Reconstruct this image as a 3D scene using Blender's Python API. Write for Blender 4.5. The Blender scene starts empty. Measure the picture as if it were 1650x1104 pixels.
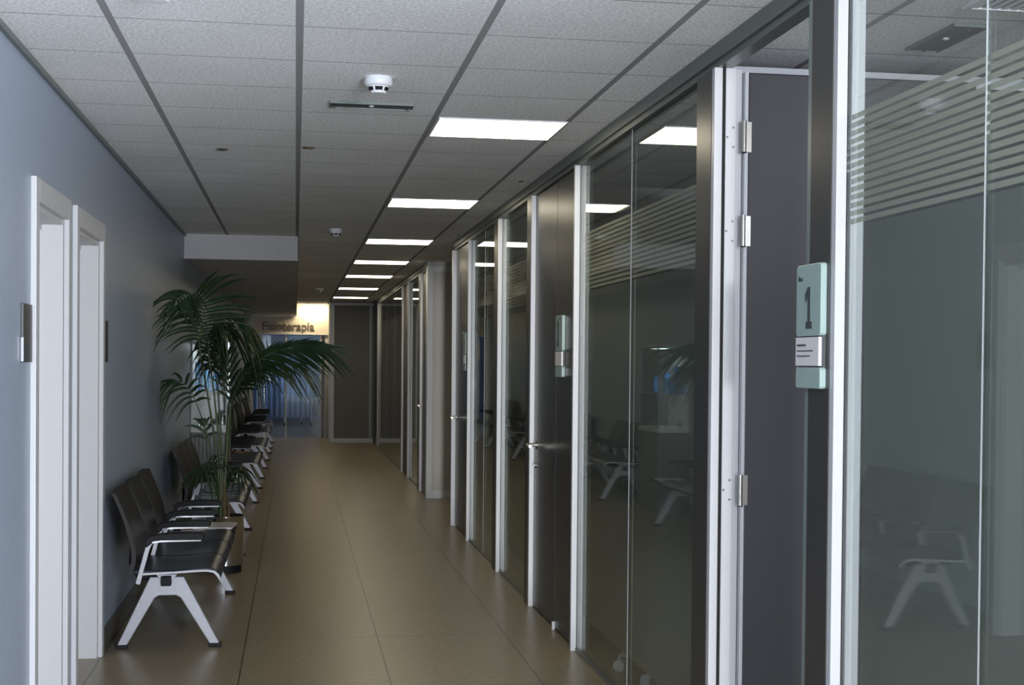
import bpy, bmesh, math, random
from mathutils import Vector, Matrix
random.seed(7)
S = bpy.context.scene
C = bpy.context.collection

# ---------------------------------------------------------------- camera
cd = bpy.data.cameras.new('camera')
cam = bpy.data.objects.new('camera', cd); C.objects.link(cam)
R_ = Vector((0.98739, -0.15820, 0.00887)); U_ = Vector((-0.00636, 0.01638, 0.99985)); F_ = Vector((0.15816, 0.98730, -0.01521))
R_ = (R_ - F_ * R_.dot(F_) / F_.dot(F_)).normalized(); F_.normalize(); U_ = R_.cross(F_)
cam.matrix_world = Matrix(((R_.x, U_.x, -F_.x, 0), (R_.y, U_.y, -F_.y, 0), (R_.z, U_.z, -F_.z, 1.5), (0, 0, 0, 1)))
cd.sensor_width = 36; cd.lens = 36 * 2176.58 / 1650; cd.shift_y = 66.2352 / 1650
cd.clip_start = .05; cd.clip_end = 200
S.camera = cam

# ---------------------------------------------------------------- world, sun, lights, exposure
w = bpy.data.worlds.new('world'); S.world = w; w.use_nodes = True
bg = w.node_tree.nodes['Background']; bg.inputs['Color'].default_value = (.62, .78, 1, 1); bg.inputs['Strength'].default_value = 1.2
S.view_settings.view_transform = 'Standard'; S.view_settings.look = 'None'
S.view_settings.exposure = 0.0; S.view_settings.gamma = 1.0
sun = bpy.data.objects.new('sun', bpy.data.lights.new('sun', 'SUN')); C.objects.link(sun)
sun.data.energy = 2.1; sun.data.angle = math.radians(3); sun.data.color = (.93, .96, 1)
sd = Vector((.085, 1, -.006)).normalized()          # low light entering along the corridor from behind
sun.rotation_euler = sd.to_track_quat('-Z', 'Y').to_euler(); sun.location = (0, -8, 2)
def area(name, loc, size, sy, energy, color, d):
    l = bpy.data.objects.new(name, bpy.data.lights.new(name, 'AREA')); C.objects.link(l)
    l.data.shape = 'RECTANGLE'; l.data.size = size; l.data.size_y = sy; l.data.energy = energy; l.data.color = color
    l.location = loc; l.rotation_euler = Vector(d).to_track_quat('-Z', 'Y').to_euler(); return l
area('entrance_glazing', (2.15, -2.3, 1.2), 2.2, 2.4, 1020, (.84, .89, 1), (-.42, 1, .16))
area('therapy_daylight', (-2.85, 30, 1.6), 4, 1.8, 40, (.52, .68, 1), (1, 0, -.05))
area('sign_downlight', (.34, 26.40, 2.585), .5, .06, 12, (1, .85, .55), (0, .35, -1))
area('cabinet_light', (-.8, 13.38, 1.66), .18, .5, 2.4, (.8, .93, 1), (0, 0, -1))
EMIT = 8.5

# ---------------------------------------------------------------- materials
def new(name):
    m = bpy.data.materials.new(name); m.use_nodes = True
    return m, m.node_tree, m.node_tree.nodes['Principled BSDF']
def P(name, col, rough=.5, metal=0, spec=.5, noise=0, nscale=60, bump=0, coat=0):
    m, t, b = new(name)
    b.inputs['Base Color'].default_value = (*col, 1); b.inputs['Roughness'].default_value = rough
    b.inputs['Metallic'].default_value = metal; b.inputs['Specular IOR Level'].default_value = spec
    b.inputs['Coat Weight'].default_value = coat
    if noise or bump:
        tc = t.nodes.new('ShaderNodeTexCoord'); n = t.nodes.new('ShaderNodeTexNoise')
        n.inputs['Scale'].default_value = nscale; n.inputs['Detail'].default_value = 4
        t.links.new(tc.outputs['Object'], n.inputs['Vector'])
        if noise:
            r = t.nodes.new('ShaderNodeValToRGB')
            r.color_ramp.elements[0].position = .3; r.color_ramp.elements[1].position = .7
            r.color_ramp.elements[0].color = tuple(c * (1 - noise) for c in col) + (1,)
            r.color_ramp.elements[1].color = tuple(min(1, c * (1 + noise)) for c in col) + (1,)
            t.links.new(n.outputs['Fac'], r.inputs['Fac']); t.links.new(r.outputs['Color'], b.inputs['Base Color'])
        if bump:
            bp = t.nodes.new('ShaderNodeBump'); bp.inputs['Strength'].default_value = bump; bp.inputs['Distance'].default_value = .002
            t.links.new(n.outputs['Fac'], bp.inputs['Height']); t.links.new(bp.outputs['Normal'], b.inputs['Normal'])
    return m
def math_(t, op, a, b=None, c=None):
    n = t.nodes.new('ShaderNodeMath'); n.operation = op
    for i, v in enumerate((a, b, c)):
        if v is None: continue
        if isinstance(v, (int, float)): n.inputs[i].default_value = v
        else: t.links.new(v, n.inputs[i])
    return n.outputs[0]
def band(t, coord, pitch, off, width):                # 1 inside a line of the given width, every pitch
    u = math_(t, 'DIVIDE', math_(t, 'SUBTRACT', coord, off), pitch)
    f = math_(t, 'ABSOLUTE', math_(t, 'SUBTRACT', math_(t, 'FRACT', math_(t, 'ADD', u, .5)), .5))
    return math_(t, 'LESS_THAN', f, width / pitch / 2)
def mix(t, fac, a, b):
    n = t.nodes.new('ShaderNodeMix'); n.data_type = 'RGBA'
    t.links.new(fac, n.inputs['Factor'])
    for k, v in (('A', a), ('B', b)):
        i = [s for s in n.inputs if s.name == k and s.type == 'RGBA'][0]
        if isinstance(v, tuple): i.default_value = (*v, 1)
        else: t.links.new(v, i)
    return [s for s in n.outputs if s.type == 'RGBA'][0]
def tile_mat(name, col, var, line, px, ox, wx_, py, oy, wy_, rough, nscale, lx=None, spec=.5, bump=.0):
    m, t, b = new(name)
    tc = t.nodes.new('ShaderNodeTexCoord'); sp = t.nodes.new('ShaderNodeSeparateXYZ'); t.links.new(tc.outputs['Object'], sp.inputs[0])
    n = t.nodes.new('ShaderNodeTexNoise'); n.inputs['Scale'].default_value = nscale; n.inputs['Detail'].default_value = 5
    t.links.new(tc.outputs['Object'], n.inputs['Vector'])
    n2 = t.nodes.new('ShaderNodeTexNoise'); n2.inputs['Scale'].default_value = 1.3; n2.inputs['Detail'].default_value = 2
    t.links.new(tc.outputs['Object'], n2.inputs['Vector'])
    r = t.nodes.new('ShaderNodeValToRGB'); r.color_ramp.elements[0].position = .33; r.color_ramp.elements[1].position = .67
    r.color_ramp.elements[0].color = tuple(c * (1 - var) for c in col) + (1,); r.color_ramp.elements[1].color = tuple(c * (1 + var) for c in col) + (1,)
    f = math_(t, 'ADD', math_(t, 'MULTIPLY', n.outputs['Fac'], .8), math_(t, 'MULTIPLY', n2.outputs['Fac'], .2))
    t.links.new(f, r.inputs['Fac'])
    bx_ = band(t, sp.outputs['X'], px, ox, wx_); by_ = band(t, sp.outputs['Y'], py, oy, wy_)
    c1 = mix(t, by_, r.outputs['Color'], line); c2 = mix(t, bx_, c1, lx or line)
    t.links.new(c2, b.inputs['Base Color']); b.inputs['Roughness'].default_value = rough; b.inputs['Specular IOR Level'].default_value = spec
    bp = t.nodes.new('ShaderNodeBump'); bp.inputs['Strength'].default_value = .5; bp.inputs['Distance'].default_value = .002
    h = math_(t, 'SUBTRACT', math_(t, 'MULTIPLY', n.outputs['Fac'], bump), math_(t, 'MAXIMUM', bx_, by_))
    t.links.new(h, bp.inputs['Height']); t.links.new(bp.outputs['Normal'], b.inputs['Normal'])
    return m
M = {}
M['ceiling'] = tile_mat('mineral_tile', (.86, .86, .85), .26, (.20, .20, .20), .61, .006, .026, .515, 4.551, .006, .9, 90, lx=(.32, .32, .32), spec=.1, bump=.6)
M['floor'] = tile_mat('porcelain_tile', (.27, .222, .142), .16, (.07, .058, .04), .703, .448, .006, 1.169, 7.376, .006, .33, 30, lx=(.05, .042, .03), spec=.5, bump=.06)
M['wall'] = P('blue_grey_paint', (.325, .38, .455), .42, spec=.4, noise=.03, nscale=25, bump=.05)
M['white'] = P('white_aluminium', (.55, .55, .56), .35, spec=.5)
M['casing'] = P('white_lacquer', (.52, .52, .52), .4, spec=.4)
M['cream'] = P('cream_paint', (.46, .42, .36), .6)
M['bulk'] = P('white_plaster', (.50, .49, .49), .7, noise=.05, nscale=10)
M['lamin'] = P('anthracite_laminate', (.046, .044, .043), .34, spec=.65)
M['door_dark'] = P('anthracite_door', (.04, .039, .042), .45, spec=.4, noise=.05, nscale=200)
M['rail'] = P('grey_green_rail', (.16, .18, .17), .35, metal=.3)
M['black'] = P('black_rubber', (.009, .009, .010), .6, spec=.25)
M['alu'] = P('cast_aluminium', (.43, .43, .455), .38, metal=.35, noise=.04, nscale=50)
M['chrome'] = P('chrome', (.75, .75, .77), .09, metal=1)
M['steel'] = P('brushed_steel', (.46, .43, .39), .28, metal=1)
M['seat'] = P('navy_vinyl', (.011, .014, .026), .38, spec=.4, noise=.1, nscale=120, bump=.1)
M['back'] = P('charcoal_vinyl', (.022, .020, .019), .55, spec=.3, noise=.1, nscale=150, bump=.15)
M['beige'] = P('beige_panel', (.42, .385, .33), .45)
M['grey_panel'] = P('grey_textured_panel', (.17, .16, .155), .6, noise=.15, nscale=150)
M['skirt'] = P('dark_tile_skirting', (.10, .09, .075), .4)
M['leaf'] = P('palm_leaf', (.014, .034, .010), .45, spec=.35, noise=.3, nscale=12)
M['stem'] = P('palm_stem', (.05, .075, .02), .5, noise=.2, nscale=20)
M['trunk'] = P('palm_trunk', (.10, .065, .03), .8, noise=.3, nscale=40)
M['soil'] = P('potting_soil', (.03, .02, .012), .95, noise=.4, nscale=60, bump=.6)
M['plate'] = P('pale_green_acrylic', (.36, .46, .43), .25)
M['plate_dark'] = P('grey_ink', (.05, .06, .06), .5)
M['paper'] = P('white_paper', (.72, .69, .69), .6)
M['magazine'] = P('magazine_cover', (.55, .5, .48), .35)
M['brown'] = P('brown_cover', (.22, .10, .05), .5)
M['plastic'] = P('white_plastic', (.75, .76, .77), .4)
M['darkglass'] = P('smoked_acrylic', (.05, .065, .055), .45, spec=.2)
M['blue'] = P('blue_carton', (.01, .22, .80), .25, noise=.25, nscale=30)
M['cyan'] = P('cyan_strip', (.25, .72, 1.0), .2)
M['curtain'] = P('blue_curtain', (.36, .46, .72), .8, noise=.06, nscale=8)
M['orange'] = P('orange_brown_plastic', (.62, .15, .05), .5)
M['chair'] = P('grey_office_plastic', (.5, .5, .5), .4)
M['roomwall'] = P('room_wall_paint', (.45, .46, .47), .7)
M['letter'] = P('brown_lettering', (.10, .08, .06), .5)
def emit(name, col, s):
    m = bpy.data.materials.new(name); m.use_nodes = True; t = m.node_tree; t.nodes.clear()
    e = t.nodes.new('ShaderNodeEmission'); o = t.nodes.new('ShaderNodeOutputMaterial')
    e.inputs['Color'].default_value = (*col, 1); e.inputs['Strength'].default_value = s; t.links.new(e.outputs[0], o.inputs[0]); return m
M['emit'] = emit('light_panel', (1, .89, .66), EMIT)
def glass_mat(name, tint=(.93, .955, .94), f0=.045):
    m = bpy.data.materials.new(name); m.use_nodes = True; t = m.node_tree; t.nodes.clear()
    o = t.nodes.new('ShaderNodeOutputMaterial'); tr = t.nodes.new('ShaderNodeBsdfTransparent'); tr.inputs[0].default_value = (*tint, 1)
    g = t.nodes.new('ShaderNodeBsdfGlossy'); g.inputs['Roughness'].default_value = .012; g.inputs['Color'].default_value = (.97, 1, .99, 1)
    ge = t.nodes.new('ShaderNodeNewGeometry'); d = t.nodes.new('ShaderNodeVectorMath'); d.operation = 'DOT_PRODUCT'
    t.links.new(ge.outputs['Normal'], d.inputs[0]); t.links.new(ge.outputs['Incoming'], d.inputs[1])
    c = math_(t, 'ABSOLUTE', d.outputs['Value']); k = math_(t, 'POWER', math_(t, 'SUBTRACT', 1.0, c), 5.0)
    fac = math_(t, 'ADD', math_(t, 'MULTIPLY', k, 1 - f0), f0)
    mx = t.nodes.new('ShaderNodeMixShader'); t.links.new(fac, mx.inputs[0]); t.links.new(tr.outputs[0], mx.inputs[1]); t.links.new(g.outputs[0], mx.inputs[2])
    t.links.new(mx.outputs[0], o.inputs[0]); return m
M['glass'] = glass_mat('clear_glass')
M['gedge'] = P('glass_edge', (.30, .34, .32), .3, metal=.3)
Z_STR0, Z_STR1, PITCH = 1.872, 2.172, .0214
def film_mat(name, col, op):
    # frosted film: solid below, horizontal bands above with clear gaps between
    m, t, b = new(name)
    b.inputs['Base Color'].default_value = (*col, 1); b.inputs['Roughness'].default_value = .6; b.inputs['Specular IOR Level'].default_value = .1
    tr = t.nodes.new('ShaderNodeBsdfTransparent'); tr.inputs[0].default_value = (1, 1, 1, 1)
    tl = t.nodes.new('ShaderNodeBsdfTranslucent'); tl.inputs[0].default_value = (.35, .37, .33, 1)
    m1 = t.nodes.new('ShaderNodeMixShader'); m1.inputs[0].default_value = .35
    o = t.nodes['Material Output']
    t.links.new(b.outputs[0], m1.inputs[1]); t.links.new(tl.outputs[0], m1.inputs[2])
    mx = t.nodes.new('ShaderNodeMixShader'); t.links.new(m1.outputs[0], mx.inputs[2]); t.links.new(tr.outputs[0], mx.inputs[1])
    mx.inputs[0].default_value = op
    t.links.new(mx.outputs[0], o.inputs[0]); return m
M['film'] = film_mat('frosted_film', (.31, .315, .295), .66); M['bands'] = film_mat('banded_film', (.66, .62, .52), .93)

# ---------------------------------------------------------------- mesh helpers
def tag(o, label=None, cat=None, group=None, kind=None):
    if label: o['label'] = label
    if cat: o['category'] = cat
    if group: o['group'] = group
    if kind: o['kind'] = kind
    return o
def empty(name, loc, rz=0):
    o = bpy.data.objects.new(name, None); C.objects.link(o); o.location = loc; o.rotation_euler = (0, 0, rz); o.empty_display_size = .1; return o
class MB:
    def __init__(s): s.v = []; s.f = []; s.sm = []
    def add(s, vs, fs, smooth=False):
        b = len(s.v); s.v += [tuple(p) for p in vs]; s.f += [tuple(i + b for i in f) for f in fs]; s.sm += [smooth] * len(fs); return s
    def box(s, x0, x1, y0, y1, z0, z1):
        vs = [(x, y, z) for z in (z0, z1) for y in (y0, y1) for x in (x0, x1)]
        return s.add(vs, [(0, 2, 3, 1), (4, 5, 7, 6), (0, 1, 5, 4), (2, 6, 7, 3), (0, 4, 6, 2), (1, 3, 7, 5)])
    def prism(s, poly, a0, a1, plane='xz', smooth=False):
        # poly in plane, extruded along the remaining axis from a0 to a1
        n = len(poly)
        def mk(p, a):
            return (p[0], a, p[1]) if plane == 'xz' else ((a, p[0], p[1]) if plane == 'yz' else (p[0], p[1], a))
        vs = [mk(p, a0) for p in poly] + [mk(p, a1) for p in poly]
        s.add(vs, [tuple(range(n))[::-1], tuple(range(n, 2 * n))])
        b = len(s.v) - 2 * n
        s.f += [(b + i, b + (i + 1) % n, b + n + (i + 1) % n, b + n + i) for i in range(n)]; s.sm += [smooth] * n
        return s
    def tube(s, pts, r, n=10, cap=True):
        pts = [Vector(p) for p in pts]; rs = r if isinstance(r, (list, tuple)) else [r] * len(pts)
        vs = []; up = None
        for i, p in enumerate(pts):
            d = (pts[min(i + 1, len(pts) - 1)] - pts[max(i - 1, 0)]).normalized()
            if up is None: up = Vector((0, 0, 1)) if abs(d.z) < .9 else Vector((1, 0, 0))
            a = d.cross(up).normalized(); up = a.cross(d).normalized()
            for k in range(n):
                t = 2 * math.pi * k / n; vs.append(p + (a * math.cos(t) + up * math.sin(t)) * rs[i])
        fs = [(i * n + k, i * n + (k + 1) % n, (i + 1) * n + (k + 1) % n, (i + 1) * n + k) for i in range(len(pts) - 1) for k in range(n)]
        if cap: fs += [tuple(range(n))[::-1], tuple(range((len(pts) - 1) * n, len(pts) * n))]
        return s.add(vs, fs, True)
    def lathe(s, prof, cx=0, cy=0, n=32, cz=0):
        vs = [(cx + r * math.cos(2 * math.pi * k / n), cy + r * math.sin(2 * math.pi * k / n), cz + z) for r, z in prof for k in range(n)]
        fs = [(i * n + k, i * n + (k + 1) % n, (i + 1) * n + (k + 1) % n, (i + 1) * n + k) for i in range(len(prof) - 1) for k in range(n)]
        fs += [tuple(range(n))[::-1], tuple(range((len(prof) - 1) * n, len(prof) * n))]
        return s.add(vs, fs, True)
    def build(s, name, mat, parent=None, bevel=0, seg=2, subs=0, fix=True):
        me = bpy.data.meshes.new(name); me.from_pydata(s.v, [], s.f); me.update()
        for p, q in zip(me.polygons, s.sm): p.use_smooth = q
        me.materials.append(mat)
        if fix:
            bm = bmesh.new(); bm.from_mesh(me); bmesh.ops.recalc_face_normals(bm, faces=bm.faces); bm.to_mesh(me); bm.free()
        o = bpy.data.objects.new(name, me); C.objects.link(o)
        if parent: o.parent = parent
        if bevel:
            m = o.modifiers.new('bevel', 'BEVEL'); m.width = bevel; m.segments = seg; m.limit_method = 'ANGLE'; m.angle_limit = .6
        if any(s.sm):
            try: me.set_sharp_from_angle(angle=math.radians(40))
            except Exception: pass
        return o
def box(name, mat, x0, x1, y0, y1, z0, z1, parent=None, bevel=0):
    return MB().box(x0, x1, y0, y1, z0, z1).build(name, mat, parent, bevel)
def struct(o): o['kind'] = 'structure'; return o
def copy_tree(o, parent=None):
    c = o.copy(); C.objects.link(c)
    if parent: c.parent = parent
    for ch in [k for k in list(C.objects) if k.parent == o]: copy_tree(ch, c)
    return c
def spline(pts, n=8):
    P_ = [Vector(p) for p in pts]; P_ = [P_[0] * 2 - P_[1]] + P_ + [P_[-1] * 2 - P_[-2]]; out = []
    for i in range(1, len(P_) - 2):
        a, b, c, d = P_[i - 1:i + 3]
        for k in range(n):
            t = k / n
            out.append(.5 * ((2 * b) + (c - a) * t + (2 * a - 5 * b + 4 * c - d) * t * t + (3 * b - a - 3 * c + d) * t ** 3))
    out.append(P_[-2]); return out

# ================================================================ ROOM SHELL
XL, XG, XP, XQ = -.975, 1.46, 1.425, 1.503       # left wall, glass plane, partition face, partition back
H = 2.61
struct(MB().box(-3.2, 5.2, -3.4, 37, -.12, 0).build('floor', M['floor']))
struct(MB().box(-3.2, 5.2, -.6, 37, H, H + .12).build('ceiling', M['ceiling']))
struct(MB().box(-5, -.35, -8.2, -8.0, -.1, 3.2).build('wall_sun_blocker', M['cream']))  # unseen slab added to limit the sun beam to the right side
struct(MB().box(1.66, 5.05, .2, .3, 0, 2.1).build('wall_light_blocker', M['roomwall']))  # unseen wall added to keep entrance light off the room, open above
# left wall with two door openings
D1 = (5.30, 5.975); D2 = (6.255, 7.02); DZ = 2.095
lw = MB()
lw.box(XL - .30, XL, -.6, D1[0], 0, H); lw.box(XL - .30, XL, D1[1], D2[0], 0, H); lw.box(XL - .30, XL, D2[1], 26.65, 0, H)
lw.box(XL - .30, XL, D1[0], D1[1], DZ, H); lw.box(XL - .30, XL, D2[0], D2[1], DZ, H)
struct(lw.build('wall_left', M['wall']))
bl = MB(); bl.box(XL, XL + .012, -.6, D1[0] - .06, 0, .11); bl.box(XL, XL + .012, D2[1] + .07, 26.6, 0, .11)
struct(bl.build('baseboard_left', M['skirt'], bevel=.003))
struct(box('trim_1', M['rail'], XL, XL + .018, -.6, 12.2, H - .022, H))
# doors in the left wall
for i, (a, b) in enumerate((D1, D2)):
    d = empty('door_%d' % (i + 1), (XL, (a + b) / 2, 0)); struct(d)
    L = lambda y: y - (a + b) / 2
    # casing: raised edge around the opening
    f = MB(); z1 = DZ + .085
    f.box(0, .022, L(a) - .062, L(a) + .004, 0, z1); f.box(0, .022, L(b) - .004, L(b) + .062, 0, z1); f.box(0, .022, L(a) + .004, L(b) - .004, DZ - .004, z1)
    f.build('casing', M['casing'], d, .003)
    j = MB(); j.box(-.24, 0, L(a), L(a) + .028, 0, DZ); j.box(-.24, 0, L(b) - .028, L(b), 0, DZ); j.box(-.24, 0, L(a) + .028, L(b) - .028, DZ - .028, DZ)
    j.build('jamb', M['casing'], d, .002)
    s = MB(); s.box(-.10, -.085, L(a) + .028, L(b) - .028, DZ - .05, DZ - .028); s.build('stop', M['casing'], d)
    lf = box('leaf', M['casing'], -.165, -.125, L(a) + .031, L(b) - .031, .008, DZ - .031, d, .002)
    hd = MB(); hy = L(a) + .085
    hd.tube([(-.125, hy, 1.03), (-.118, hy, 1.03)], .024, 20); hd.tube([(-.12, hy, 1.03), (-.082, hy, 1.03), (-.072, hy + .01, 1.03), (-.068, hy + .155, 1.03)], .009, 10)
    hd.build('handle', M['steel'], lf)

# bulkhead along the left side of the far corridor
BZ = 2.393
struct(MB().box(XL, .012, 12.2, 26.62, BZ, H).build('trim_2', M['bulk']))
# far wall with sign header and glass doors
hx0, hx1 = -.815, .66
hw = MB(); hw.box(XL, hx0, 26.65, 26.8, 0, H); hw.box(hx0, hx1, 26.65, 26.8, 2.03, H); hw.box(hx1 - .0, 1.6, 26.65, 26.8, 0, H)
struct(hw.build('wall_far', M['cream']))
struct(box('trim_3', M['white'], hx0, hx1, 26.63, 26.65, 2.015, 2.035))
struct(box('trim_4', M['white'], hx0 + .01, .0, 26.60, 26.62, BZ - .03, BZ))
struct(box('trim_5', M['casing'], hx0 - .07, hx0, 26.56, 26.65, 0, BZ - .03))
# glass door front to the therapy room
gd = struct(empty('door_3', (0, 26.7, 0)))
MB().box(-.70, -.655, -.03, .03, 0, 2.0).box(.46, .50, -.03, .03, 0, 2.0).box(.56, .62, -.04, .03, 0, 2.02).build('frame', M['casing'], gd, .003)
box('side_panel', M['lamin'], .50, .56, -.01, .02, 0, 2.02, gd)
box('leaf', M['glass'], -.655, -.18, -.006, .006, .01, 2.0, gd)
box('sliding_leaf', M['glass'], -.20, .46, -.045, -.033, .01, 2.0, gd)
box('edge_strip', M['white'], -.195, -.172, -.05, .008, 0, 2.0, gd)
h_ = MB(); h_.tube([(-.60, -.05, .35), (-.60, -.05, 1.55)], .014, 10)
h_.tube([(-.60, -.05, .4), (-.60, -.006, .4)], .008, 8); h_.tube([(-.60, -.05, 1.5), (-.60, -.006, 1.5)], .008, 8)
h_.build('pull_bar', M['chrome'], gd)
# therapy room beyond
struct(MB().box(-3.2, -3.05, 26.8, 37, 0, H).build('wall_therapy_left', M['roomwall']))
struct(MB().box(-3.05, 4.0, 36.0, 36.15, 0, H).build('wall_therapy_back', M['curtain']))
struct(MB().box(4.0, 4.15, 25.3, 36.15, 0, H).build('wall_therapy_right', M['roomwall']))
struct(MB().box(-3.05, XL - .3, 26.65, 26.8, 0, H).box(1.6, 4.0, 26.65, 26.8, 0, H).build('wall_therapy_front', M['roomwall']))
# end wall closing the right half of the corridor
ew = struct(MB().box(.62, 5.2, 25.22, 25.36, 0, H).build('wall_end', M['grey_panel']))
struct(MB().box(.62, .70, 25.19, 25.22, 0, H - .02).build('trim_6', M['white']))
struct(MB().box(.70, 1.5, 25.20, 25.22, H - .07, H - .02).build('trim_7', M['white']))
struct(MB().box(.70, 1.42, 25.19, 25.22, .0, .075).build('baseboard_end', M['white']))
struct(MB().box(1.35, 1.39, 25.20, 25.22, .075, H - .07).build('trim_8', M['rail']))
struct(MB().box(.62, .66, 25.36, 26.65, 0, H).build('wall_niche', M['cream']))

# ---------------------------------------------------------------- right partition
tn = [20]
def trim(mat, *b, bevel=.0015):
    tn[0] += 1; return struct(box('trim_%d' % tn[0], mat, *b, bevel=bevel))
# head rail along the ceiling (stepped)
def rail(y0, y1):
    tn[0] += 1
    struct(MB().box(XP, XQ, y0, y1, 2.555, H).box(XP + .012, XQ - .012, y0, y1, 2.53, 2.555).build('trim_%d' % tn[0], M['rail'], bevel=.001))
rail(.0, 12.36); rail(14.86, 25.2)
tn[0] += 1
def white_post(y, deep=.03, x1=XQ):
    # white extrusion face towards the entrance with a dark gasket groove in the glass plane
    p = MB(); p.box(XP, XG - .006, y, y + deep, 0, 2.53); p.box(XG + .006, x1, y, y + deep, 0, 2.53)
    tn[0] += 1; o = struct(p.build('trim_%d' % tn[0], M['white'], bevel=.0015))
    g = box('gasket', M['black'], XG - .006, XG + .006, y + .006, y + deep, 0, 2.53, o)
    return o
def dark_post(y0, y1):
    return trim(M['lamin'], XP - .001, XQ, y0, y1, 0, 2.53)
def base_rail(y0, y1):
    tn[0] += 1; return struct(MB().box(XG - .012, XG + .012, y0, y1, 0, .018).build('trim_%d' % tn[0], M['rail']))
wn = [0]
def glass_bay(y0, y1, joints=()):
    wn[0] += 1
    o = struct(empty('window_%d' % wn[0], (XG, y0, 0)))
    ys = [y0] + list(joints) + [y1]
    for a, b in zip(ys[:-1], ys[1:]):
        p = box('pane', M['glass'], -.005, .005, a - y0 + (.0015 if a != y0 else 0), b - y0 - (.0015 if b != y1 else 0), .018, 2.54, o)
    for j in joints: box('joint', M['white'], -.0058, -.0022, j - y0 - .0014, j - y0 + .0014, .018, 2.54, o)
    f = MB(); f.box(.006, .0066, .002, y1 - y0 - .10, .20, Z_STR0)
    fl = f.build('frosted_film', M['film'], o); f = MB()
    z = Z_STR0 + .0075
    while z < Z_STR1 - .005:
        f.box(.006, .0066, .002, y1 - y0 - .002, z, z + PITCH - .0075); z += PITCH
    fl = f.build('film_bands', M['bands'], o); fl['label'] = 'horizontal frosted bands on the glass'; fl['kind'] = 'stuff'
    base_rail(y0, y1)
    return o
# bays from the camera outward
glass_bay(.6, 3.44, (1.65, 2.704))
white_post(3.44); dark_post(3.472, 3.622)
trim(M['gedge'], XP + .002, XP + .05, 3.622, 3.655, 0, 2.53)
# open doorway of room 1
white_post(4.52, .03, 1.503); 
trim(M['white'], 1.503, 1.53, 4.535, 4.55, 0, 2.53)
dark_post(4.552, 4.725); trim(M['gedge'], XG - .02, XG + .008, 4.725, 4.745, .018, 2.53)
dr = struct(empty('door_4', (1.532, 4.51, 0)))
lf = box('leaf', M['door_dark'], .012, .86, 0, .04, .008, 2.515, dr, .006)
box('edge_band', M['white'], 0, .012, 0, .04, .008, 2.515, dr)
MB().tube([(.80, -.045, 1.02), (.70, -.045, 1.02)], .009, 10).tube([(.80, 0, 1.02), (.80, -.045, 1.02)], .009, 10).build('handle', M['steel'], lf)
for z in (2.29, 1.965, 1.065, .30):
    hg = MB(); hg.tube([(-.006, -.012, z - .055), (-.006, -.012, z + .055)], .008, 12)
    hg.box(-.002, .022, -.008, -.001, z - .052, z + .052)
    ho = hg.build('hinge', M['steel'], dr)
    sc = MB()
    for dx, dz in ((-.038, .034), (-.038, -.034), (-.060, 0)):
        sc.tube([(dx, .0080, z + dz), (dx, .012, z + dz)], .0042, 10)
    sc.build('screws', M['rail'], ho)
    MB().lathe([(.004, -.057), (.009, -.0565), (.009, -.053), (.004, -.0525)], -.006, -.012, 12, z).build('pin_cap', M['black'], ho)
glass_bay(4.745, 6.885, (5.80,)); white_post(6.887)
# door of room 2: leaf plus fixed panel carrying the number
trim(M['black'], XP + .006, XQ, 6.919, 6.935, 0, 2.53)
tn[0] += 1; struct(box('trim_%d' % tn[0], M['lamin'], 1.452, 1.495, 6.935, 7.485, .012, 2.53, bevel=.0015))
def dark_door(n, y0, y1, hy, hinge_far=False):
    d = struct(empty('door_%d' % n, (1.452, y0, 0)))
    lf = box('leaf', M['lamin'], 0, .04, .003, y1 - y0 - .003, .01, 2.525, d, .002)
    s = 1 if hy < (y0 + y1) / 2 else -1
    hd = MB(); y = hy - y0
    hd.tube([(0, y, 1.0), (-.006, y, 1.0)], .026, 20); hd.tube([(-.004, y, 1.0), (-.048, y, 1.0), (-.055, y + .012 * s, 1.0), (-.056, y + .125 * s, 1.0)], .0095, 10)
    hd.build('handle', M['steel'], lf)
    MB().tube([(0, y, .875), (-.009, y, .875)], .015, 16).build('lock', M['chrome'], lf)
    return d
dark_door(5, 7.490, 8.185, 8.13)
MB_ = MB().box(XP + .01, XP + .026, 7.455, 7.475, .0, .045).build('floor_pin', M['white'], None); MB_.name = 'trim_90'; struct(MB_)
white_post(8.19, .03, 1.495); dark_post(8.222, 8.345)
glass_bay(8.345, 9.563, ()); white_post(9.565); dark_post(9.597, 9.76)
glass_bay(9.76, 11.268, (10.45,)); white_post(11.27)
dark_door(6, 11.305, 12.33, 12.25)
trim(M['white'], 1.415, 1.49, 12.335, 12.37, 0, 2.53)
# side corridor return walls
struct(box('wall_side_near', M['grey_panel'], 1.49, 5.2, 12.24, 12.37, 0, H))
struct(box('wall_side_far', M['beige'], 1.485, 5.2, 14.84, 14.98, 0, H))
trim(M['casing'], XP, 1.487, 14.82, 14.98, 0, 2.56); trim(M['casing'], 1.487, 3.2, 14.82, 14.84, 2.50, 2.56)
struct(box('baseboard_side', M['casing'], 1.487, 3.2, 14.825, 14.84, 0, .085))
dark_door(7, 14.99, 15.68, 15.6)
trim(M['white'], XP, 1.462, 15.69, 15.72, 0, 2.53); dark_post(15.722, 15.9)
glass_bay(15.9, 17.39, ()); white_post(17.4)
dd = struct(empty('door_8', (1.43, 17.435, 0)))
box('frame', M['white'], 0, .05, 0, .08, 0, 2.53, dd, .002); box('leaf', M['grey_panel'], .02, .06, .08, .98, .01, 2.52, dd, .002)
MB().tube([(-.002, .07, 1.9), (-.002, .07, 2.0)], .008, 8).tube([(-.002, .07, .95), (-.002, .07, 1.05)], .008, 8).build('hinge', M['steel'], dd)
trim(M['white'], XP, XQ, 18.43, 18.49, 0, 2.53)
glass_bay(18.49, 23.98, (20.3, 22.1)); white_post(24.0, .05)
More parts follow.
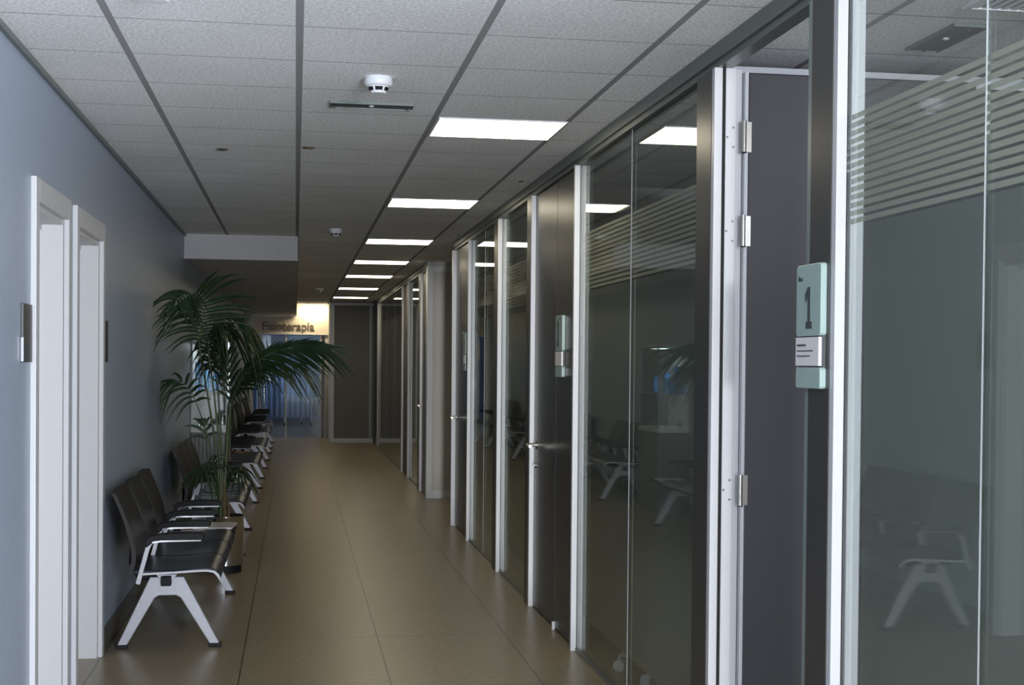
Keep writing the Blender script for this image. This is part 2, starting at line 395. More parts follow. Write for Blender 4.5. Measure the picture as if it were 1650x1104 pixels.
struct(box('wall_right_end', M['lamin'], 1.44, 1.5, 24.05, 25.2, 0, 2.53))
# rooms behind the partition
struct(box('wall_rooms_back', M['roomwall'], 5.05, 5.2, -.6, 25.3, 0, H))
xw = struct(box('wall_room_divider', M['door_dark'], 1.53, 5.05, 4.66, 4.76, 0, 2.52))
trim(M['alu'], 1.53, 5.05, 4.64, 4.78, 2.52, 2.565)
for i, y in enumerate((8.3, 9.66)):
    struct(box('wall_room_divider_%s' % ('second', 'third')[i], M['roomwall'], 1.51, 5.05, y, y + .08, 0, H))
struct(box('wall_room_divider_fourth', M['roomwall'], 1.51, 5.05, 17.45, 17.55, 0, H))

# ================================================================ CEILING FIXTURES
def ceiling_light(y):
    o = empty('ceiling_light', (.93, y + .25, H))
    MB().box(-.298, .298, -.25, -.243, -.006, 0).box(-.298, .298, .243, .25, -.006, 0).box(-.298, -.291, -.243, .243, -.006, 0).box(.291, .298, -.243, .243, -.006, 0).build('frame', M['plastic'], o)
    box('diffuser', M['emit'], -.291, .291, -.243, .243, -.004, -.0005, o)
    return o
names = ['glowing square ceiling light nearest the camera, largest of the row', 'second nearest glowing ceiling light, after the largest one', 'third glowing ceiling light from the camera, level with the front of the bulkhead',
         'fourth glowing ceiling light from the camera', 'fifth glowing ceiling light, third from the far end', 'sixth glowing ceiling light, next to last before the far wall', 'farthest and smallest glowing ceiling light in the row']
for n, y in zip(names, (6.10, 9.16, 12.22, 14.84, 17.38, 20.38, 23.3)):
    tag(ceiling_light(y), n, 'ceiling light', 'square ceiling lights along the corridor')
def detector(x, y, label):
    o = empty('smoke_detector', (x, y, H)); tag(o, label, 'smoke detector', 'smoke detectors on the corridor ceiling')
    MB().lathe([(.052, 0), (.055, -.006), (.055, -.026), (.051, -.033), (.044, -.036)], n=36).build('base', M['plastic'], o)
    h = MB()
    h.lathe([(.042, -.034), (.041, -.037), (.030, -.058), (.029, -.062), (.010, -.064)], n=36); h.build('sensor_head', M['plastic'], o)
    g = MB()
    for k in range(6):
        a0 = k * math.pi / 3 + .12; pts = []
        for t in (0, .25, .5, .75, 1):
            a = a0 + t * .8
            pts.append((a,))
        for (a,), (b,) in zip(pts[:-1], pts[1:]):
            q = [(r * math.cos(c), r * math.sin(c), z) for c, r, z in ((a, .0405, -.0400), (b, .0405, -.0400), (b, .0335, -.0535), (a, .0335, -.0535))]
            g.add(q, [(0, 1, 2, 3)])
    g.build('vent_slots', M['black'], o, fix=False)
detector(.312, 5.31, 'round white smoke detector nearest the camera, beside the recessed emergency light')
detector(.324, 11.42, 'white smoke detector on the ceiling just before the bulkhead')
detector(.349, 20.64, 'small far smoke detector beside the farthest ceiling lights')
detector(-.403, 4.08, 'smoke detector cut off by the top edge of the photo, at upper left')
def emergency(x, y, rz, label):
    o = empty('emergency_light', (x, y, H), rz); tag(o, label, 'emergency light', 'recessed emergency lights')
    MB().box(-.18, .18, -.062, -.056, -.012, 0).box(-.18, .18, .056, .062, -.012, 0).box(-.18, -.174, -.056, .056, -.012, 0).box(.174, .18, -.056, .056, -.008, 0).build('bezel', M['rail'], o, .001)
    box('lens', M['darkglass'], -.174, .174, -.056, .056, -.006, -.001, o)
    MB().lathe([(.012, -.0062), (.010, -.010), (.004, -.012)], n=16).build('reflection_dot', M['plastic'], o)  # white dot standing in for a reflection on the lens
    for x_ in (-.16, .16): MB().tube([(x_, 0, -.006), (x_, 0, -.020)], .005, 8).build('clip', M['chrome'], o)
emergency(.316, 5.87, 0, 'long recessed emergency light in the corridor ceiling behind the near smoke detector')
emergency(2.15, 4.27, math.pi / 2, 'dark recessed emergency light in the room ceiling seen through the striped glass')
for x, y, lb in ((-.389, 7.25, 'small metal disc on the ceiling left of the middle runner'), (.058, 7.10, 'small metal disc on the ceiling touching the middle runner'),
                 (1.328, 8.12, 'small metal disc on the ceiling near the right partition, left of the first tall glass'), (1.366, 11.66, 'far small metal disc on the ceiling near the right partition')):
    MBo = MB().lathe([(.034, 0), (.034, -.004), (.026, -.009), (.008, -.010)], x, y, 24, H).build('ceiling_disc', M['chrome'])
    tag(MBo, lb, 'ceiling disc', 'small metal discs on the ceiling')
vg = empty('air_vent', (2.32, 3.75, H)); tag(vg, 'slotted air vent in the room ceiling at the top right corner', 'air vent')
MB().box(-.3, .3, -.16, -.14, -.01, 0).box(-.3, .3, .14, .16, -.01, 0).box(-.3, -.28, -.14, .14, -.01, 0).box(.28, .3, -.14, .14, -.01, 0).build('frame', M['plastic'], vg)
box('backing', M['black'], -.28, .28, -.14, .14, -.002, -.0005, vg)
sl = MB()
for k in range(18): sl.box(-.275 + k * .031, -.275 + k * .031 + .018, -.139, .139, -.008, -.004)
sl.build('slats', M['plastic'], vg)

# ================================================================ SIGNS
def rrect(x0, x1, y0, y1, r, n=5):
    out = []
    for cx, cy, a in ((x1 - r, y0 + r, -90), (x1 - r, y1 - r, 0), (x0 + r, y1 - r, 90), (x0 + r, y0 + r, 180)):
        for k in range(n + 1):
            t = math.radians(a + 90 * k / n); out.append((cx + r * math.cos(t), cy + r * math.sin(t)))
    return out
def text(body, name, size, mat, parent, loc, rot, ext=.001, bold=0, sx=1):
    cu = bpy.data.curves.new(name, 'FONT'); cu.body = body; cu.size = size; cu.extrude = ext; cu.offset = bold
    tmp = bpy.data.objects.new(name + '_t', cu); C.objects.link(tmp); bpy.context.view_layer.update()
    me = bpy.data.meshes.new_from_object(tmp.evaluated_get(bpy.context.evaluated_depsgraph_get())); bpy.data.objects.remove(tmp)
    me.materials.clear(); me.materials.append(mat); o = bpy.data.objects.new(name, me); C.objects.link(o)
    if parent: o.parent = parent
    o.location = loc; o.rotation_euler = rot; o.scale = (sx, 1, 1); return o
RX = (math.pi / 2, 0, -math.pi / 2)          # text facing -x, reading away from +y to -y
def number_sign(xf, y_far, y_near, z0, z1, digit, label, thick=.018):
    # wall face at xf; body stands off towards the corridor; local origin at bottom centre
    o = empty('number_sign', (xf, (y_far + y_near) / 2, z0)); tag(o, label, 'number sign', 'pale green room number signs')
    hw_ = (y_far - y_near) / 2; hh = z1 - z0
    a, b = hh * .17, hh * .42
    MB().prism(rrect(-hw_, hw_, b, hh, .012), -thick, 0, 'yz').build('upper_plate', M['plate'], o, .002)
    MB().prism(rrect(-hw_, hw_, 0, a, .010), -thick, 0, 'yz').build('lower_plate', M['plate'], o, .002)
    MB().box(-thick * .55, 0, -hw_ + .006, hw_ - .002, a - .002, b + .002).build('insert_holder', M['plate_dark'], o)
    pp = MB().box(-thick - .001, -thick * .55, -hw_ + .009, hw_ - .001, a + .004, b - .003).build('name_card', M['paper'], o)
    if digit == '1':
        f_ = -thick - .0012; d = MB(); zc = b + hh * .06; h1 = hh * .335
        d.box(f_, f_ + .002, -.030, .016, zc, zc + .020)
        d.box(f_, f_ + .002, -.016, .003, zc + .020, zc + h1)
        d.prism([(.003, zc + h1), (.003, zc + h1 - .028), (.018, zc + h1 - .042), (.024, zc + h1 - .022)], f_, f_ + .002, 'yz')
        d.build('digit', M['plate_dark'], o)
        text('Box', 'small_word', .02, M['plate_dark'], o, (f_, .072, hh - .045), RX)
        ln = MB()
        for r_, segs in enumerate((((.0, .006), (.010, .034), (.038, .052), (.056, .066)), ((.0, .018), (.021, .034), (.037, .052), (.055, .078), (.081, .118)), ((.0, .02), (.023, .058), (.061, .080), (.083, .098)))):
            for s0, s1 in segs:
                y1 = hw_ - .012 - s0; y0 = hw_ - .012 - s1; z = b - .028 - r_ * .0145
                ln.box(-thick - .0018, -thick - .0008, y0, y1, z, z + (.006 if r_ == 0 else .0035))
        ln.build('card_text', M['plate_dark'], pp)
    elif digit:
        text(digit, 'digit', .19, M['plate_dark'], o, (-thick - .0012, .045, b + .03), RX, .0008, .004, .62)
    return o
number_sign(1.424, 3.672, 3.492, 1.437, 1.782, '1', 'pale green sign with a dark number 1 beside the open door')
number_sign(1.452, 7.43, 7.24, 1.425, 1.765, '2', 'narrow pale green sign with number 2 on the dark panel')
number_sign(1.452, 11.66, 11.50, 1.43, 1.76, '', 'faint far green sign on the dark door nearest the side corridor')
def steel_sign(y0, y1, z0, z1, label, lit=.42):
    o = empty('door_sign', (XL, (y0 + y1) / 2, z0)); tag(o, label, 'door sign', 'dark metal door signs on the blue wall')
    h2 = (y1 - y0) / 2
    MB().box(0, .011, -h2, h2, 0, z1 - z0).build('plate', M['lamin'], o, .002)
    MB().box(.003, .0125, -h2 - .0015, -h2 + .001, .004, (z1 - z0) * lit).build('edge', M['alu'], o)  # paler strip standing in for the glint on the near edge
steel_sign(5.055, 5.225, 1.487, 1.70, 'dark metal door sign left of the first white door')
steel_sign(7.09, 7.27, 1.487, 1.70, 'dark metal door sign with a painted glint on its edge right of the second white door', .97)
sg = empty('wall_lettering', (-.155, 26.645, 2.10)); tag(sg, 'dark word Fisioterapia lettered on the lit header above the glass door', 'sign lettering')
t_ = text('Fisioterapia', 'letters', .235, M['letter'], sg, (-.505, -.004, .0), (math.pi / 2, 0, 0), .004, .003)
t_.scale.x = 1.0 / max(t_.dimensions.x, .01) * 1.0 if t_.dimensions.x else 1

# ================================================================ BENCHES (3 seats and an end table)
SW = .54
def make_bench():
    r = empty('waiting_bench', (0, 0, 0))
    # beam runs along y at x=-.655
    MB().box(-.68, -.63, .19, 1.98, .33, .38).build('beam', M['black'], r, .004)
    for y in (.25, 1.88):
        outer = [(-.905, 0.018), (-.740, .372), (-.57, .372), (-.385, .018), (-.435, .018), (-.585, .262), (-.607, .275), (-.695, .275), (-.717, .262), (-.857, .018)]
        lg = MB().prism(outer[::-1], y - .018, y + .018, 'xz').build('leg', M['alu'], r, .004)
        MB().box(-.91, -.852, y - .022, y + .022, .0, .022).build('foot_pad', M['black'], lg, .003)
        MB().box(-.44, -.375, y - .022, y + .022, .0, .022).build('foot_pad', M['black'], lg, .003)
        MB().prism([(-.72, .405), (-.59, .405), (-.625, .352), (-.685, .352)], y - .03, y + .03, 'xz').build('clamp', M['alu'], lg, .002)
    for k in range(3):
        y0, y1 = k * SW + .012, (k + 1) * SW - .012
        prof = [(-.80, .438), (-.78, .447), (-.70, .440), (-.58, .440), (-.48, .452), (-.425, .452), (-.392, .440), (-.372, .415), (-.367, .395),
                (-.378, .393), (-.39, .410), (-.408, .424), (-.44, .430), (-.50, .428), (-.6, .418), (-.72, .418), (-.80, .420)]
        st = MB().prism(prof, y0, y1, 'xz', True).build('seat', M['seat'], r, .006, 2)
        edge = [(-.775, .416), (-.60, .423), (-.50, .429), (-.44, .431), (-.405, .424), (-.385, .405), (-.378, .388)]
        top = edge + [(x + (.008 if x > -.41 else 0), z + .011) for x, z in edge[::-1]]
        MB().prism(top, y0 - .010, y0 - .001, 'xz').build('edge_rail', M['white'], st, .002)
        front = [(-.815, .42), (-.80, .50), (-.81, .58), (-.832, .66), (-.862, .74), (-.895, .815), (-.903, .836)]
        bk = [(x - .022, z - .004) for x, z in front]
        poly = front + [(-.914, .841)] + bk[::-1]
        # rounded top corners: build as grid sheets with inset near the top
        v = []; f = []; ny = 9
        pr = spline([(x, 0, z) for x, z in front], 3); n = len(pr)
        for side in (0, 1):
            for i, p in enumerate(pr):
                t = i / (n - 1); ins = .0 if t < .88 else .03 * ((t - .88) / .12) ** 2.2
                for j in range(ny):
                    u = j / (ny - 1); yy = y0 + ins + (y1 - y0 - 2 * ins) * u
                    cur = .014 * (2 * u - 1) ** 2
                    crn = -.012 * (abs(2 * u - 1) ** 6) * (t > .95)
                    v.append((p.x + cur - side * .024 * (1 - .3 * t), yy, p.z + crn))
        for side in (0, 1):
            b = side * n * ny
            for i in range(n - 1):
                for j in range(ny - 1): f.append((b + i * ny + j, b + i * ny + j + 1, b + (i + 1) * ny + j + 1, b + (i + 1) * ny + j))
        o2 = n * ny
        for i in range(n - 1):
            f.append((i * ny, (i + 1) * ny, o2 + (i + 1) * ny, o2 + i * ny)); f.append((i * ny + ny - 1, (i + 1) * ny + ny - 1, o2 + (i + 1) * ny + ny - 1, o2 + i * ny + ny - 1))
        for j in range(ny - 1):
            f.append((j, j + 1, o2 + j + 1, o2 + j)); q = (n - 1) * ny; f.append((q + j, q + j + 1, o2 + q + j + 1, o2 + q + j))
        MB().add(v, f, True).build('backrest', M['back'], r, .004)
        MB().tube([(-.70, (y0 + y1) / 2, .36), (-.80, (y0 + y1) / 2, .37), (-.835, (y0 + y1) / 2, .44), (-.83, (y0 + y1) / 2, .56)], .016, 8).build('back_bracket', M['black'], r)
    for k in range(4):
        y = k * SW
        if k == 0: y = .0
        bar = spline([(-.775, y, .375), (-.75, y, .47), (-.725, y, .56), (-.70, y, .592), (-.66, y, .602), (-.56, y, .606), (-.47, y, .606)], 5)
        vs = []; fs = []
        for i, p in enumerate(bar):
            d = (bar[min(i + 1, len(bar) - 1)] - bar[max(i - 1, 0)]).normalized(); nn = Vector((-d.z, 0, d.x)) * .011
            for s in (-1, 1):
                for yy in (-.014, .014): vs.append((p.x + nn.x * s, y + yy, p.z + nn.z * s))
        for i in range(len(bar) - 1):
            a, b = i * 4, i * 4 + 4
            fs += [(a, a + 1, b + 1, b), (a + 2, b + 2, b + 3, a + 3), (a, b, b + 2, a + 2), (a + 1, a + 3, b + 3, b + 1)]
        fs += [(0, 2, 3, 1), (len(vs) - 4, len(vs) - 3, len(vs) - 1, len(vs) - 2)]
        ar = MB().add(vs, fs).build('armrest', M['alu'], r, .002)
        MB().prism([(-.745, .592), (-.715, .618), (-.66, .628), (-.55, .632), (-.462, .630), (-.450, .620), (-.452, .598), (-.50, .596), (-.66, .594), (-.70, .586), (-.73, .560)], y - .030, y + .030, 'xz', True).build('arm_pad', M['black'], ar, .004)
        MB().prism([(-.70, .582), (-.66, .588), (-.50, .590), (-.465, .590), (-.465, .597), (-.66, .596), (-.705, .590)], y - .031, y + .031, 'xz').build('trim_strip', M['chrome'], ar)
    # end table
    MB().prism(rrect(-.80, -.372, 3 * SW + .03, 2.03, .03), .405, .425, 'xy').build('table_top', M['black'], r, .003)
    MB().box(-.70, -.50, 3 * SW + .12, 1.95, .378, .405).build('table_bracket', M['alu'], r)
    return r
proto = make_bench()
bl_ = ['nearest row of dark waiting seats on a silver A-shaped leg against the blue wall',
       'second row of dark waiting seats, just behind the potted palm',
       'third row of dark waiting seats along the left wall, past the display cabinet',
       'fourth row of dark waiting seats along the left wall',
       'fifth row of waiting seats, next to last before the glass door',
       'farthest row of waiting seats, partly hidden by palm stems near the glass door']
starts = [6.97, 10.28, 14.2, 17.2, 20.35, 23.2]
benches = []
for i, y in enumerate(starts):
    o = proto if i == 0 else copy_tree(proto)
    o.location = (0, y, 0); tag(o, bl_[i], 'bench', 'rows of waiting seats along the left wall'); benches.append(o)
def magazine(loc, rz, mat, w_, d_, label, name='magazine'):
    o = empty(name, loc, rz); tag(o, label, 'magazine', 'magazines on the bench end tables')
    box('pages', M['paper'], -w_ / 2 + .001, w_ / 2 - .002, -d_ / 2 + .002, d_ / 2 - .002, .0015, .0105, o)
    MB().box(-w_ / 2, w_ / 2, -d_ / 2, d_ / 2, .0, .0015).box(-w_ / 2, w_ / 2, -d_ / 2, d_ / 2, .0105, .012).box(-w_ / 2 - .001, -w_ / 2, -d_ / 2, d_ / 2, 0, .012).build('cover', mat, o)
magazine((-.60, 8.78, .426), .1, M['brown'], .23, .28, 'brown covered magazine at the bottom on the nearest bench table')
magazine((-.50, 8.80, .4385), -.08, M['magazine'], .24, .28, 'pale magazine lying on top on the nearest bench table')
magazine((-.51, 12.10, .426), .06, M['magazine'], .24, .28, 'pale magazine on the table behind the palm, second bench')
magazine((-.60, 16.02, .426), .2, M['brown'], .20, .26, 'brown magazine on the third bench table')

# ================================================================ POTTED PALM
pal = empty('potted_palm', (-.49, 9.78, 0)); tag(pal, 'tall arching palm in a chrome cylinder pot between the first two benches', 'palm')
O = Vector((-.49, 9.78, 0))
pot = MB(); pot.lathe([(.120, .055), (.132, .057), (.132, .385), (.136, .390), (.136, .402), (.129, .402), (.129, .36), (.002, .359)], n=48); pot = pot.build('pot', M['chrome'], pal)
MB().lathe([(.10, 0), (.118, .002), (.118, .054), (.1, .055)], n=36).build('base_ring', M['black'], pot)
MB().lathe([(.002, .362), (.128, .363), (.127, .372), (.08, .385), (.03, .392), (.002, .394)], n=32).build('soil', M['soil'], pal)
def leaflet(mb, p, d, L, wd, droop, nrm):
    n = 9; vs = []; pts = []
    for i in range(n + 1):
        s = i / n; pts.append(p + d * L * s + Vector((0, 0, -droop * L * s ** 2.1)))
    for i, q in enumerate(pts):
        s = i / n; t = (pts[min(i + 1, n)] - pts[max(i - 1, 0)]).normalized()
        a = t.cross(nrm); a = a.normalized() if a.length > 1e-3 else Vector((0, 1, 0)); b = a.cross(t).normalized()
        ww = wd * (min(1, .35 + s * 4.5)) * (1 - s ** 2.6) + .0006
        vs += [q - a * ww + b * ww * .35, q, q + a * ww + b * ww * .35]
    fs = [(i * 3 + k, i * 3 + k + 1, i * 3 + k + 4, i * 3 + k + 3) for i in range(n) for k in (0, 1)]
    vs = [Vector((max(q.x, -.455 - .012 * math.exp((q.x + .455) * 8)) if q.x < -.40 else q.x, q.y, q.z)) for q in vs]
    mb.add(vs, fs, True)
def frond(pts, t0, side, n, L, fwd=.55, droop=.35, wd=.0095, r0=.011, sides=(1, -1), tipL=.5, label=None, lens=(1, 1), dro=(1, 1), fw=(1, 1), bias=(0, 0, 0)):
    cv = spline([Vector(p) - O for p in pts], 10); N = len(cv) - 1
    # arc lengths
    ln = [0]
    for a, b in zip(cv[:-1], cv[1:]): ln.append(ln[-1] + (b - a).length)
    st = MB().tube(cv, [r0 * (1 - .8 * l / ln[-1]) for l in ln], 7).build('frond', M['stem'], pal)
    lf = MB(); sv = Vector(side).normalized()
    for i in range(n):
        u = t0 + (1 - t0) * (i + .5) / n; tgt = u * ln[-1]
        k = max(j for j in range(N) if ln[j] <= tgt); f = (tgt - ln[k]) / max(1e-6, ln[k + 1] - ln[k])
        p = cv[k].lerp(cv[k + 1], f); T = (cv[min(k + 2, N)] - cv[max(k - 1, 0)]).normalized()
        s_ = (sv - T * sv.dot(T)).normalized(); nr = T.cross(s_).normalized()
        v = (i + .5) / n; prof = (.62 + .38 * math.sin(min(1, v * 1.9) * math.pi / 2)) * (1 - (1 - tipL) * max(0, (v - .55) / .45) ** 1.3)
        for q, sd_ in enumerate(sides):
            a = fwd * (.75 + .75 * v) * fw[q]; jit = Vector((random.uniform(-.06, .06), random.uniform(-.08, .08), random.uniform(-.06, .06)))
            d = (T * a + s_ * sd_ * (1 - .35 * v) + nr * random.uniform(-.10, .10) + jit + (Vector(bias) * v if sd_ > 0 else Vector((0, 0, 0)))).normalized()
            leaflet(lf, p, d, L * prof * lens[q] * random.uniform(.9, 1.08), wd * random.uniform(.85, 1.12), droop * dro[q] * random.uniform(.75, 1.3), nr)
    # end leaflets
    T = (cv[-1] - cv[-3]).normalized()
    for a in (-.35, .0, .35): leaflet(lf, cv[-1], (T + s_ * a).normalized(), L * tipL * .8, wd * .8, droop, nr)
    o = lf.build('leaflets', M['leaf'], st, fix=False)
    return st
A = [(-.513, 9.70, .40), (-.541, 9.70, .806), (-.604, 9.65, 1.243), (-.657, 9.58, 1.589), (-.627, 9.5, 1.80), (-.622, 9.45, 1.91), (-.700, 9.4, 1.955), (-.80, 9.35, 1.90)]
B_ = [(-.509, 9.72, .40), (-.507, 9.72, .806), (-.538, 9.75, 1.241), (-.551, 9.8, 1.592), (-.530, 9.82, 1.760), (-.456, 9.82, 1.820), (-.351, 9.82, 1.765), (-.264, 9.82, 1.655)]
C_ = [(-.496, 9.72, .40), (-.481, 9.72, .805), (-.449, 9.7, 1.177), (-.354, 9.65, 1.397), (-.208, 9.58, 1.535), (-.029, 9.5, 1.600), (.10, 9.42, 1.612), (.19, 9.4, 1.600)]
D_ = [(-.518, 9.72, .40), (-.562, 9.75, .718), (-.634, 9.8, 1.019), (-.72, 9.9, 1.236), (-.798, 9.95, 1.346), (-.86, 9.95, 1.345)]
E_ = [(-.505, 9.74, .40), (-.489, 9.74, .718), (-.484, 9.9, 1.014), (-.463, 10.0, 1.235), (-.344, 10.1, 1.415), (-.212, 10.2, 1.484), (-.099, 10.25, 1.462)]
F2 = [(-.522, 9.74, .40), (-.535, 9.66, .64), (-.548, 9.5, .76), (-.583, 9.40, .81), (-.617, 9.30, .776)]
G_ = [(-.509, 9.76, .40), (-.494, 9.85, .622), (-.473, 9.95, .702), (-.443, 10.03, .73), (-.411, 10.1, .685)]
H_ = [(-.501, 9.74, .40), (-.478, 9.8, .798), (-.458, 9.9, 1.148), (-.479, 9.95, 1.37), (-.492, 10.0, 1.527)]
frond(A, .70, (1, .15, .05), 22, .39, .50, .45, .0115, sides=(1, -1), tipL=.45, fw=(1.15, .6), dro=(.6, 1.3), lens=(1.05, 1), bias=(.95, 0, -.15))
frond(B_, .60, (.25, 1, .0), 30, .42, .40, 1.05, .0125, tipL=.75)
frond([(-.515, 9.70, .40), (-.52, 9.68, .806), (-.56, 9.66, 1.24), (-.60, 9.6, 1.58), (-.58, 9.55, 1.72), (-.50, 9.5, 1.745), (-.42, 9.45, 1.70)], .66, (.5, -1, .1), 20, .36, .5, 1.0, .012, tipL=.7)
frond(C_, .52, (-.25, .35, 1), 26, .37, 1.2, .30, .0105, tipL=.8, lens=(.45, 1), dro=(.3, 1), fw=(1.8, 1))
frond(C_[:4] + [(-.22, 9.7, 1.47), (-.08, 9.72, 1.50), (.02, 9.72, 1.48)], .55, (.0, 1, .3), 20, .34, .75, .75, .0105, tipL=.7)
frond(D_, .76, (.1, .6, 1), 7, .22, .6, .9, .011, r0=.008, tipL=.9, dro=(.6, 1.2))
frond(E_, .62, (.0, 1, .3), 16, .30, .6, .75, .010, tipL=.7)
frond(F2, .55, (.7, .6, .3), 8, .24, .6, .8, .010, r0=.007, tipL=.8)
frond(G_, .45, (.7, -.6, .3), 8, .22, .6, .8, .010, r0=.007, tipL=.8)
frond(H_, .70, (1, .2, 0), 7, .26, 1.4, .25, .011, r0=.009, tipL=.9)
frond([(-.53, 9.74, .40), (-.60, 9.8, .75), (-.645, 9.85, 1.05)], .8, (1, 0, .2), 3, .20, 1.0, .5, .011, r0=.008)
for dx, dy, z, r in ((0, 0, .72, .018), (-.03, .02, .60, .014), (.03, -.02, .56, .012)):
    MB().tube([(dx, dy - .06, .38), (dx, dy - .06, z * .7), (dx - .005, dy - .055, z)], [r, r * .9, r * .5], 9).build('cane', M['trunk'], pal)

# ================================================================ DISPLAY CABINET
cb = empty('display_cabinet', (-.80, 13.37, 0)); tag(cb, 'glass display cabinet with lit shelves on a grey base behind the palm', 'cabinet')
x0, x1, y0, y1 = -.17, .165, -.37, .37
b_ = MB().box(x0, x1, y0, y1, 0, .82)
b_.build('base', M['grey_panel'], cb, .003)
dg = MB()
for k in range(9): dg.box(x0 + .02 + k * .034, x0 + .03 + k * .034, y0 - .006, y0, .03, .80)
dg.build('ribs', M['rail'], cb)
for (px_, py_) in ((x0, y0), (x1 - .014, y0), (x0, y1 - .014), (x1 - .014, y1 - .014)):
    box('corner_post', M['white'] if px_ == x0 else M['rail'], px_, px_ + .014, py_, py_ + .014, .82, 1.69, cb, .001)
MB().box(x0, x1, y0, y1, 1.675, 1.70).build('top_frame', M['alu'], cb, .002)
MB().box(x0 - .002, x1 + .002, y0 - .004, y1, .82, .86).build('light_rail', M['white'], cb, .002)
MB().box(x0 + .012, x1 - .012, y0 + .01, y1 - .01, 1.198, 1.206).build('shelf', M['glass'], cb)
MB().box(x0 + .004, x1 - .004, y0 - .001, y0 + .001, 1.198, 1.210).box(x1 - .001, x1 + .001, y0, y1, 1.198, 1.21).build('shelf_edge', M['gedge'], cb)
MB().box(x0 + .014, x1 - .014, y0 + .003, y0 + .007, .86, 1.675).build('side_glass', M['glass'], cb)
MB().box(x1 - .008, x1 - .004, y0 + .014, y1 - .014, .86, 1.675).build('front_glass', M['glass'], cb)
MB().box(x0 + .001, x0 + .007, y0 + .014, y1 - .014, .86, 1.675).build('back_panel', M['bulk'], cb)
def carton(x, y, z, w_, d_, h_, label):
    o = empty('blue_carton', (x, y, z)); tag(o, label, 'carton', 'blue cartons in the glass display cabinet')
    box('box', M['blue'], -w_ / 2, w_ / 2, -d_ / 2, d_ / 2, 0, h_, o, .002)
    box('label', M['cyan'], -w_ * .22, w_ * .16, -d_ / 2 - .0008, -d_ / 2, .01, h_ * .96, o)  # cyan strip down most of the front face
for k, (x, dy, h_, lb) in enumerate(((-.915, -.28, .145, 'short blue carton under another at the left of the cabinet shelf'), (-.862, -.26, .275, 'tall blue carton at the left of the cabinet shelf'),
                                 (-.80, -.27, .13, 'short blue carton in the middle of the cabinet shelf'), (-.755, -.24, .155, 'blue carton with cyan strip right of the middle on the shelf'),
                                 (-.85, .10, .20, 'blue carton standing towards the rear of the cabinet shelf'), (-.76, .2, .17, 'rearmost blue carton on the cabinet shelf'))):
    carton(x, 13.37 + dy, 1.2065, .044, .07, h_, lb)
carton(-.915, 13.09, 1.352, .044, .07, .13, 'short blue carton stacked on top at the left of the cabinet shelf')
for k, lb in enumerate(('small shiny bottle at the front left corner of the lowest cabinet level', 'small shiny bottle in the middle of the lowest cabinet level', 'small shiny bottle at the rear right of the lowest cabinet level')):
    gl = MB().lathe([(.018, 0), (.02, .004), (.02, .05), (.008, .065), (.008, .08), (.002, .081)], -.90 + .10 * k, 13.1 + .16 * k, 14, .861).build('glass_vial', M['chrome'])
    tag(gl, lb, 'bottle', 'small shiny bottles low in the display cabinet')

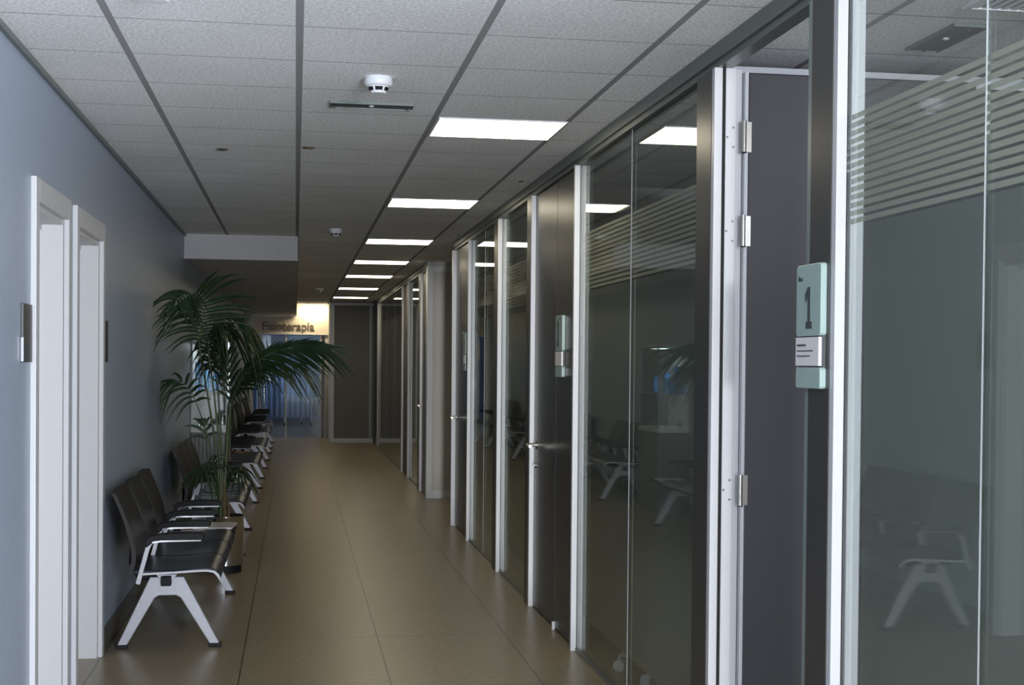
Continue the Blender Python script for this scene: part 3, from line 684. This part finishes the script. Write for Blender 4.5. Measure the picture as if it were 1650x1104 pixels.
# ================================================================ THERAPY ROOM SCREENS
def screen(x, y, w_, label, ztop=1.72):
    o = empty('curtain_screen', (x, y, 0)); tag(o, label, 'privacy screen', 'wheeled curtain screens in the far therapy room')
    fr = MB().tube([(-w_ / 2, 0, .10), (-w_ / 2, 0, ztop), (w_ / 2, 0, ztop), (w_ / 2, 0, .10)], .014, 8); fr.tube([(0, 0, .10), (0, 0, ztop)], .012, 8); fr.build('frame', M['white'], o)
    n = 60; vs = []
    for i in range(n + 1):
        xx = -w_ / 2 + .02 + (w_ - .04) * i / n; yy = .02 * math.sin(i * 1.05) + .008 * math.sin(i * .37)
        vs += [(xx, yy, .20), (xx, yy, ztop - .03)]
    c_ = MB().add(vs, [(2 * i, 2 * i + 2, 2 * i + 3, 2 * i + 1) for i in range(n)], True).build('curtain', M['curtain'], o, fix=False)
    sm = c_.modifiers.new('solid', 'SOLIDIFY'); sm.thickness = .003
    for px_ in (-w_ / 2, 0, w_ / 2):
        ft = MB().box(px_ - .015, px_ + .015, -.24, .24, .075, .10).build('foot', M['chair'], o, .004)
        for yy in (-.22, .22):
            MB().tube([(px_ - .014, yy, .036), (px_ + .014, yy, .036)], .036, 16).build('caster', M['black'], ft)
screen(-.25, 31.9, 1.25, 'wheeled curtain screen seen through the left half of the glass door')
screen(.62, 32.5, .95, 'wheeled curtain screen seen through the right half of the glass door')

# ================================================================ ROOM 2: OFFICE CHAIR AND BIN
oc = empty('office_chair', (1.83, 6.28, 0), .15); tag(oc, 'grey swivel chair on castors behind the frosted glass, only its base showing', 'office chair')
MB().tube([(0, 0, .09), (0, 0, .42)], .026, 14).build('column', M['steel'], oc)
for k in range(5):
    a = k * 2 * math.pi / 5; cx, cy = math.cos(a), math.sin(a)
    lg = MB().tube([(0, 0, .105), (cx * .16, cy * .16, .095), (cx * .29, cy * .29, .078)], [.026, .02, .013], 10).build('leg', M['chair'], oc)
    MB().tube([(cx * .29 - cy * .024, cy * .29 + cx * .024, .028), (cx * .29 + cy * .024, cy * .29 - cx * .024, .028)], .028, 18).tube([(cx * .29, cy * .29, .03), (cx * .29, cy * .29, .075)], .008, 8).build('caster', M['plastic'], lg)
MB().prism(rrect(-.24, .24, -.24, .24, .08), .42, .49, 'xy').build('seat', M['back'], oc, .02, 3)
MB().prism(rrect(-.21, .21, .56, .98, .07), .20, .25, 'xz').build('backrest', M['back'], oc, .02, 3)
MB().tube([(0, .1, .41), (0, .26, .42), (0, .28, .52), (0, .26, .66)], .014, 8).build('back_bar', M['steel'], oc)
bn = empty('waste_bin', (1.625, 5.30, 0)); tag(bn, 'orange brown bin blurred behind the frosted glass near the floor', 'bin')
MB().lathe([(.08, 0), (.10, .002), (.125, .28), (.130, .285), (.130, .30), (.122, .30), (.098, .02), (.002, .018)], n=32).build('bucket', M['orange'], bn)
MB().lathe([(.127, .296), (.136, .297), (.136, .308), (.127, .309), (.123, .303), (.127, .296)], n=32).build('rim', M['brown'], bn)
